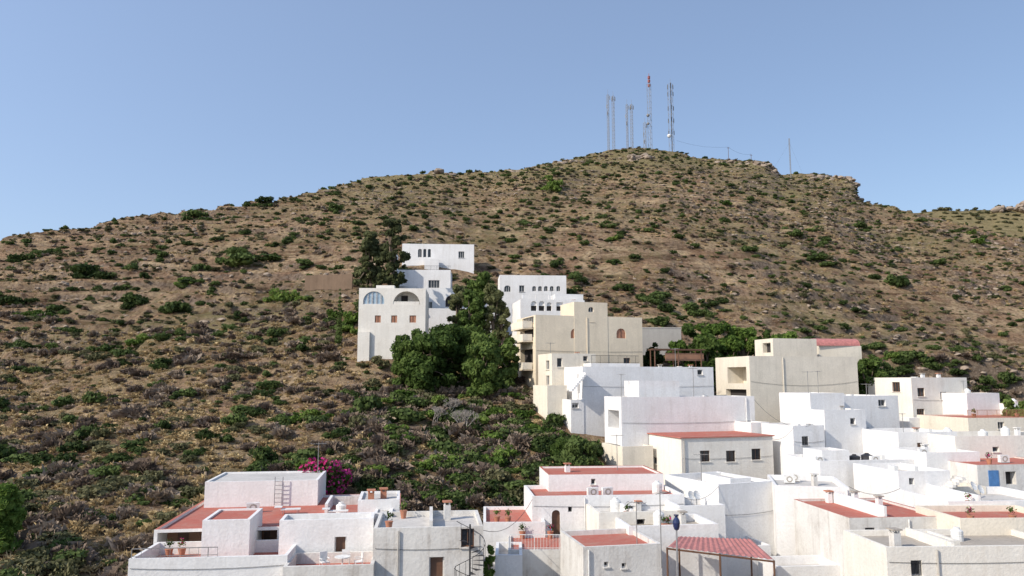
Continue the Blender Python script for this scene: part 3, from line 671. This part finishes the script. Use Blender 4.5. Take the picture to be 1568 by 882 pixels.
def blades(name,mat,seed,n=160,L=1.0,w=.03,spread=.8,up=.6):
    rng=np.random.default_rng(seed); a=rng.random(n)*6.283; el=rng.uniform(.15,1.0,n)
    d=np.stack([np.cos(a)*spread*(1-el*.7),np.sin(a)*spread*(1-el*.7),up*(.3+el)],1); l=rng.uniform(.5,1.0,n)[:,None]*L
    b0=np.stack([np.cos(a)*.25*rng.random(n),np.sin(a)*.25*rng.random(n),np.zeros(n)],1); t=b0+d*l; m=(b0+t)/2+rng.normal(size=(n,3))*.05
    s=np.stack([-np.sin(a),np.cos(a),np.zeros(n)],1)*w
    V=np.stack([b0-s,b0+s,t+s*.4,t-s*.4],1); V2=np.stack([m-s,m+s,t+rng.normal(size=(n,3))*.16+s*.3,t+rng.normal(size=(n,3))*.16-s*.3],1)
    V=np.concatenate([V,V2]).reshape(-1,3); return fastmesh(name,V,np.arange(len(V)).reshape(-1,4),mat)
ROCKM=m_wall('limestone_rock',(.31,.25,.195),.7,(.14,.105,.08))
def rockmesh(name,seed):
    import bmesh
    bm=bmesh.new(); bmesh.ops.create_icosphere(bm,subdivisions=2,radius=.5); rng=random.Random(seed); dirs=[Vector((rng.gauss(0,1),rng.gauss(0,1),rng.gauss(0,1))).normalized() for _ in range(9)]
    for v in bm.verts:
        for d in dirs:
            q=v.co.dot(d)
            if q>.33: v.co-=d*(q-.33)
        v.co.z*=.7; v.co+=Vector((rng.gauss(0,.015),)*3)
    me=bpy.data.meshes.new(name); bm.to_mesh(me); me.materials.append(ROCKM); return me
def scatter(name,tmpl,pts,scl,seed):
    if len(pts)==0: return
    n=len(pts); rng=np.random.default_rng(seed)
    col=bpy.data.collections.new(name+'_kit')
    for i,me in enumerate(tmpl): col.objects.link(bpy.data.objects.new(me.name,me))
    me=bpy.data.meshes.new(name); me.vertices.add(n); me.vertices.foreach_set('co',np.asarray(pts,np.float32).ravel())
    at_=me.attributes.new('scl','FLOAT_VECTOR','POINT'); sv=np.stack([scl*rng.uniform(.8,1.25,n),scl*rng.uniform(.8,1.25,n),scl*rng.uniform(.65,1.1,n)],1).astype(np.float32); at_.data.foreach_set('vector',sv.ravel())
    ar=me.attributes.new('rotz','FLOAT','POINT'); ar.data.foreach_set('value',(rng.random(n)*6.283).astype(np.float32))
    ak=me.attributes.new('kind','INT','POINT'); ak.data.foreach_set('value',rng.integers(0,len(tmpl),n).astype(np.int32))
    o=obj(name,me); ng=bpy.data.node_groups.new(name,'GeometryNodeTree')
    ng.interface.new_socket('Geometry',in_out='INPUT',socket_type='NodeSocketGeometry'); ng.interface.new_socket('Geometry',in_out='OUTPUT',socket_type='NodeSocketGeometry')
    N=ng.nodes; L=ng.links; gi=N.new('NodeGroupInput'); go=N.new('NodeGroupOutput'); ip=N.new('GeometryNodeInstanceOnPoints'); ci=N.new('GeometryNodeCollectionInfo')
    ci.inputs['Collection'].default_value=col; ci.inputs['Separate Children'].default_value=True; ci.inputs['Reset Children'].default_value=True
    def na(nm,t):
        a=N.new('GeometryNodeInputNamedAttribute'); a.data_type=t; a.inputs['Name'].default_value=nm; return a.outputs[0]
    cx=N.new('ShaderNodeCombineXYZ'); L.new(na('rotz','FLOAT'),cx.inputs[2])
    L.new(gi.outputs[0],ip.inputs['Points']); L.new(ci.outputs[0],ip.inputs['Instance']); ip.inputs['Pick Instance'].default_value=True
    L.new(na('kind','INT'),ip.inputs['Instance Index']); L.new(cx.outputs[0],ip.inputs['Rotation']); L.new(na('scl','FLOAT_VECTOR'),ip.inputs['Scale']); L.new(ip.outputs[0],go.inputs[0])
    md=o.modifiers.new('scatter','NODES'); md.node_group=ng
def free(x,y,m=.6):
    ok=np.ones(len(x),bool)
    for FL,ux,nb,Wd,L in FOOT:
        dx=x-FL.x;dy=y-FL.y; a=dx*ux.x+dy*ux.y; c=dx*nb.x+dy*nb.y
        ok&=~((a>-m)&(a<Wd+m)&(c>-m)&(c<L+m))
    return ok
def sample(n,y0,y1,clump=0,seed=0,town=True,yb=0,t0=-.8,t1=.8):
    rng=np.random.default_rng(seed)
    y=np.sqrt(rng.uniform(y0**2,y1**2,n)) if yb==0 else rng.uniform(y0,y1,n)
    x=rng.uniform(t0,t1,n)*y; t=x/y
    yr=np.interp(t,TT,KY[7]); ok=(y<yr+12)&free(x,y)
    if town: ok&=~((t>.06)&(y<100))&~((t>.1)&(y<112))
    if clump: ok&=(fbm(x/9+seed,y/9,3)+rng.normal(size=n)*.08>clump)
    x=x[ok];y=y[ok]; return x,y,np.stack([x,y,ground(x,y)-.08],1)
GB=[bushmesh('green_bush_%s'%c,LG,i+1) for i,c in enumerate('abc')]
OB=[bushmesh('olive_bush_%s'%c,LO,i+11,k=9,flat=.65) for i,c in enumerate('abc')]
BB=[bushmesh('bright_bush_%s'%c,LB,i+61) for i,c in enumerate('ab')]
DB=[blades('dry_bush_%s'%c,LD,i+21,260,.85,.018,1.0,.65) for i,c in enumerate('abc')]
GT=[blades('grass_tuft_%s'%c,LT,i+31,60,1.0,.03,.6,.7) for i,c in enumerate('ab')]
RK=[rockmesh('rock_%s'%c,i+41) for i,c in enumerate('abc')]
def put(name,tm,n,y0,y1,cl,lo,hi,seed,steep=None,**k):
    x,y,P=sample(n,y0,y1,cl,seed,**k)
    if steep is not None:
        sl=(ground(x,y+.9)-ground(x,y-.9))/1.8; ok=sl>steep; x,y,P=x[ok],y[ok],P[ok]
    r=np.random.default_rng(seed+500); s=lo+(hi-lo)*r.random(len(x))**2.6; scatter(name,tm,P,s,seed)
put('dark_green_scrub',GB,5200,115,360,.0,.4,1.8,101)
put('olive_scrub',OB,16500,100,360,-.06,.33,1.25,102)
put('ledge_scrub',OB,26000,110,360,-.1,.4,1.2,107,steep=.85)
put('near_green_scrub',GB,560,38,125,.0,.6,1.8,111,yb=1)
put('near_olive_scrub',OB,1200,35,125,-.04,.5,1.5,112,yb=1)
put('near_dry_scrub',DB,3200,35,140,-.08,.5,1.7,113,yb=1)
put('gully_green_scrub',GB,190,66,98,-.05,.7,2.0,131,yb=1,t0=T(560),t1=T(930))
put('gully_bright_scrub',BB,110,66,98,-.05,.6,1.7,132,yb=1,t0=T(560),t1=T(930))
put('gully_olive_scrub',OB,230,66,98,-.1,.7,1.8,133,yb=1,t0=T(540),t1=T(930))
put('gully_dry_scrub',DB,300,66,98,-.1,.9,1.9,134,yb=1,t0=T(540),t1=T(930))
put('dry_scrub',DB,9000,90,360,-.08,.4,1.2,103)
put('dry_grass_tufts',GT,21000,60,360,-.03,.3,.85,104)
put('near_grass',GT,18000,33,130,.0,.3,.8,114,yb=1)
put('loose_rocks',RK,5000,35,360,0,.25,1.0,105)
put('ledge_rocks',RK,60000,75,360,-.2,.5,1.9,106,steep=1.0)
P=np.array(DH); sel=np.random.default_rng(9).random(len(P))<.5
scatter('distant_hill_scrub',OB,P[sel],np.random.default_rng(8).uniform(1.2,3.4,sel.sum()),77)
def crag(name,lst,seed,lo=2.2,hi=4.6):
    rng=np.random.default_rng(seed); P=[];s=[]
    for (u0,u1,D,z0,h,n) in lst:
        for i in range(n):
            u=rng.uniform(u0,u1); d=D+rng.uniform(-3,3); x=T(u,300)*d; g=float(ground(x,d)); P.append((x,d,g+rng.uniform(z0,h))); s.append(rng.uniform(lo,hi))
    scatter(name,RK,np.array(P),np.array(s),seed)
crag('summit_rock_outcrop',[(965,1000,318,-.6,1.0,22),(1296,1316,324,-2.5,1.2,26),(1240,1300,326,-1,.3,26),(1150,1192,332,-1.5,.8,24),(1185,1196,330,-2,.5,10),(1090,1150,334,-1,.2,12),(660,698,286,-1,.6,12),(780,800,300,-.8,.4,6),(850,885,318,-1,.3,9)],501)
rng_=np.random.default_rng(4); BP=[]; BS=[]
for i in range(46):
    u=rng_.uniform(1524,1640); D=552+rng_.uniform(-5,5); h=np.interp(u,[1524,1545,1640],[.3,1,1]); p=at(u,324-rng_.uniform(0,13)*h,D); BP.append(p[:]); BS.append(rng_.uniform(5,9))
scatter('rocky_butte',RK,np.array(BP),np.array(BS),504)
G=[(130,412,28),(360,397,36),(285,432,16),(205,455,22),(270,468,22),(15,460,18),(250,390,14),(375,354,10),(300,328,18),(405,308,14),(60,385,12),(25,392,16),(515,316,14),(200,410,14),(465,402,14),(600,390,8),
(565,620,36),(620,630,36),(600,660,22),(480,640,24),(430,640,20),(430,710,30),(460,695,26),(390,720,20),(520,660,20),(700,730,28),(740,750,26),(760,705,28),(820,720,32),(870,700,32),(910,690,28),(735,690,22),(850,650,18),(800,740,28),(850,745,26),(775,770,24),
(190,540,16),(30,525,22),(110,640,18),(170,700,24),(60,700,24),(130,790,22),(155,805,18),(210,760,20),(650,760,24),(700,775,22),(620,750,20),(520,560,12),(1000,455,22),(1060,470,20),(1090,465,14),(1380,430,24),(1320,345,12),(1110,335,10),(840,350,10),(1250,395,18),(940,400,10),(560,510,18),(580,500,18),(505,490,16),(890,430,14),(870,445,14),(1230,505,14),(1350,560,22),(1380,570,20),(1520,620,18),(1330,585,20),(560,740,20),(590,745,22),(540,700,18),(20,700,22),(90,470,16),(300,690,16),(270,770,18),(295,755,14),
(1400,545,20),(1430,560,18),(1470,575,16),(1510,590,20),(1545,585,18),(1340,530,16),(1240,520,14),(1010,490,18),(960,440,14),(1150,380,14),(1220,360,14),(1440,400,12),(1540,440,12),(330,440,12),(150,380,10),(450,360,10),(350,500,14),(280,600,18),(400,600,18),(340,560,14),(250,650,18),(40,620,18),(1020,470,16)]
Bq=[(435,455,24),(285,428,16),(60,480,18),(210,525,18),(840,285,16),(850,282,12),(840,270,8),(10,760,26),(25,780,20),(1500,370,12),(545,490,20),(530,500,18),(1090,500,18),(730,640,24),(640,545,16),(445,640,20),(1110,310,10),(770,630,20),(620,605,20),(470,632,18),(1490,355,8),(1070,500,14),(680,590,18),(570,545,10),(515,480,14),(1370,545,12),(940,365,10),(1240,350,8)]
for nm,lst,tm,sd in (('hillside_green_shrubs',G,GB,201),('hillside_bright_shrubs',Bq,BB,202)):
    P=[];s=[]
    for u,v,r in lst:
        p=onground(u,v+r*.5); P.append((p.x,p.y+.3,float(ground(p.x,p.y+.3))-.15)); s.append(r*p.y/F)
    P=np.array(P); s=np.array(s); ex=np.random.default_rng(sd)
    for q in range(3):
        P2=P[:len(lst),:2]+ex.normal(size=(len(lst),2))*s[:len(lst),None]*.6
        P=np.concatenate([P,np.column_stack([P2,ground(P2[:,0],P2[:,1])-.15])]); s=np.concatenate([s,s[:len(lst)]*.65])
    ok=free(P[:,0],P[:,1],.3); scatter(nm,tm,P[ok],s[ok],sd)
def tree(name,u,D,vt,hw,mat,seed,kind='round',n=9000,ls=.28,mat2=None,low=.1,dens=1):
    rng=np.random.default_rng(seed); x=T(u,vt)*D; g=float(ground(x,D)); H=CZ+S(vt)*D-g; R=hw*D/F
    C=[];Rr=[]
    if kind=='round':
        for i in range(int(38*dens)):
            a=rng.random()*6.28; r=R*.8*math.sqrt(rng.random()); h=rng.uniform(low,1); env=math.sqrt(max(0.1,1-((h-.5)/.6)**2))
            C.append((r*math.cos(a)*env,r*math.sin(a)*env,H*(.02+.86*h))); Rr.append(min(R,H*.6)*rng.uniform(.2,.38))
    elif kind=='tall':
        for i in range(90):
            h=rng.random()**.9; a=rng.random()*6.28; r=R*rng.uniform(.1,1.0)*(1-.45*abs(h-.5)*2*(h>.5)); C.append((r*math.cos(a),r*math.sin(a),H*(.12+.84*h))); Rr.append(R*rng.uniform(.12,.26))
    else:
        for i in range(14): h=i/13; C.append((0,0,H*(.08+.88*h))); Rr.append(R*(1.05-.85*h))
    e=bpy.data.objects.new(name,None); scene.collection.objects.link(e); e.location=(x,D,g)
    V,Fq=leaves(rng,C,Rr,n,ls,.85,.3,1.7); obj('foliage',fastmesh('foliage',V,Fq,mat),e)
    if mat2: V,Fq=leaves(rng,C,Rr,n//2,ls,.95,.8,1.2); obj('blossom',fastmesh('blossom',V*1.02,Fq,mat2),e)
    b=Bld('t'); r0=.03*H+.05
    top=Vector((rng.normal()*.2,rng.normal()*.2,H*.6)); mid=Vector((rng.normal()*.15,0,H*.3))
    b.tube('t','wood',(0,0,-.4),mid,r0,r0*.75,8); b.tube('t','wood',mid,top,r0*.75,r0*.35,8)
    for c in C[:16]:
        cc=Vector(c); s0=mid.lerp(top,rng.random()); m2=s0.lerp(cc,.5)+Vector((0,0,.2)); b.tube('t','wood',s0,m2,r0*.3,r0*.2,5); b.tube('t','wood',m2,cc,r0*.2,r0*.06,5)
    vv,ff=b.p[('t','wood')]; me=bpy.data.meshes.new('trunk_and_limbs'); me.from_pydata(vv,[],ff); me.materials.append(BARK); obj('trunk_and_limbs',me,e)
LE=m_leaf('eucalyptus_leaves',(.05,.06,.025),(.105,.12,.05),(.18,.19,.085),.35)
tree('eucalyptus_tree',603,122,333,27,LE,301,'tall',13000,.3); tree('eucalyptus_tree',570,126,352,30,LE,302,'tall',13000,.3)
for i,(u,D,vt,hw) in enumerate(((640,98,490,36),(684,99,490,38),(660,95,503,44),(755,97,505,38),(778,99,513,20),(715,100,497,34),(625,96,515,24),(740,94,520,30))): tree('carob_tree',u,D,vt,hw,LC,310+i,n=8000)
for i,(u,D,vt,hw) in enumerate(((735,117,404,27),(702,116,424,17),(756,115,424,20),(722,114,434,22),(768,115,448,14))): tree('olive_tree',u,D,vt,hw,LE if i in (1,2,4) else LC,330+i,n=5200,low=.3,dens=.9)
tree('cypress_tree',521,113,440,5,LG,340,'cyp',2500,.22)
for i,(u,D,vt,hw) in enumerate(((1062,108,490,28),(1098,106,486,32),(1135,108,487,32),(1170,110,492,30),(1200,113,496,24),(1040,103,516,22),(1080,103,505,26),(1118,104,505,26),(1190,107,505,22))): tree('mulberry_tree',u,D,vt,hw,LB if i%3 else LC,350+i,n=7500)
for i,(u,D,vt,hw) in enumerate(((1000,104,514,18),(1325,98,540,30),(1350,99,556,26),(1555,86,588,22),(892,77,668,30),(860,79,672,24),(1372,90,640,14),(1300,103,538,22),(1535,92,592,16))): tree('orchard_tree',u,D,vt,hw,LC if i%2 else LG,370+i,n=5000)
tree('bougainvillea',488,64,700,32,LG,390,'round',3200,.2,LP); tree('bougainvillea',515,66,706,26,LB,392,'round',2600,.2,LP); tree('banana_shrub',470,66,705,22,LB,393,'round',2600,.3)
tree('orange_tree',6,46,738,30,LB,391); tree('garden_shrub',748,50,820,12,LB,394,n=2500,ls=.2)
BARKG=m_plain('grey_dead_wood',(.30,.27,.24),.9); M['deadwood']=BARKG
def bare(u,D,vt,seed):
    rg=random.Random(seed); b=Bld('bare_tree'); x=T(u,vt)*D; g_=float(ground(x,D)); H=CZ+S(vt)*D-g_
    def grow(p,d,l,r,k):
        q=p+d*l; b.tube('branches',BARKG,p,q,r,r*.65,4)
        if k: 
            for _ in range(3): grow(q,(d+Vector((rg.gauss(0,.5),rg.gauss(0,.5),rg.gauss(.1,.3)))).normalized(),l*.68,r*.62,k-1)
    for _ in range(3): grow(Vector((x+rg.uniform(-.3,.3),D,g_-.2)),Vector((rg.gauss(0,.35),rg.gauss(0,.3),1)).normalized(),H*.36,.09,5)
    b.done()
bare(690,88,605,1); bare(665,86,618,2); bare(715,84,622,3)
# ---------------------------------------------------------------- light, world, camera
to=Vector((-.68,-.45,.58)).normalized(); el=math.asin(to.z); az=math.atan2(to.x,to.y)
ld=bpy.data.lights.new('sun','SUN'); ld.energy=4.6; ld.angle=math.radians(.5); ld.color=(1,.91,.79); lo=obj('sun',ld); lo.rotation_euler=(-to).to_track_quat('-Z','Y').to_euler()
w=bpy.data.worlds.new('World'); scene.world=w; w.use_nodes=True; nt=w.node_tree; bg=nt.nodes['Background']; sk=nt.nodes.new('ShaderNodeTexSky'); sk.sky_type='NISHITA'; sk.sun_disc=False
sk.sun_elevation=el; sk.sun_rotation=az; sk.air_density=1.0; sk.dust_density=1.5; sk.ozone_density=1.5; sk.altitude=100
tc=nd(nt,'ShaderNodeTexCoord'); vm=nd(nt,'ShaderNodeVectorMath',operation='DOT_PRODUCT'); nt.links.new(tc.outputs['Generated'],vm.inputs[0]); vm.inputs[1].default_value=(-.83,-.55,0)
hzf=maprange(nt,vm.outputs['Value'],-1,.2,.74,1.4)
hz=nd(nt,'ShaderNodeVectorMath',operation='SCALE'); hz.inputs[0].default_value=(1.3,1.72,2.65); nt.links.new(hzf,hz.inputs['Scale'])
ad=nd(nt,'ShaderNodeVectorMath',operation='ADD'); nt.links.new(sk.outputs[0],ad.inputs[0]); nt.links.new(hz.outputs[0],ad.inputs[1])
nt.links.new(ad.outputs[0],bg.inputs[0]); bg.inputs[1].default_value=.11
scene.view_settings.view_transform='Standard'; scene.view_settings.look='None'; scene.view_settings.exposure=0
cd=bpy.data.cameras.new('camera'); cd.sensor_width=36; cd.lens=36*F/1568; cd.clip_end=12000; cam=obj('camera',cd); cam.location=(0,0,CZ); cam.rotation_euler=(math.pi/2+PITCH,0,0); scene.camera=cam
print('done')
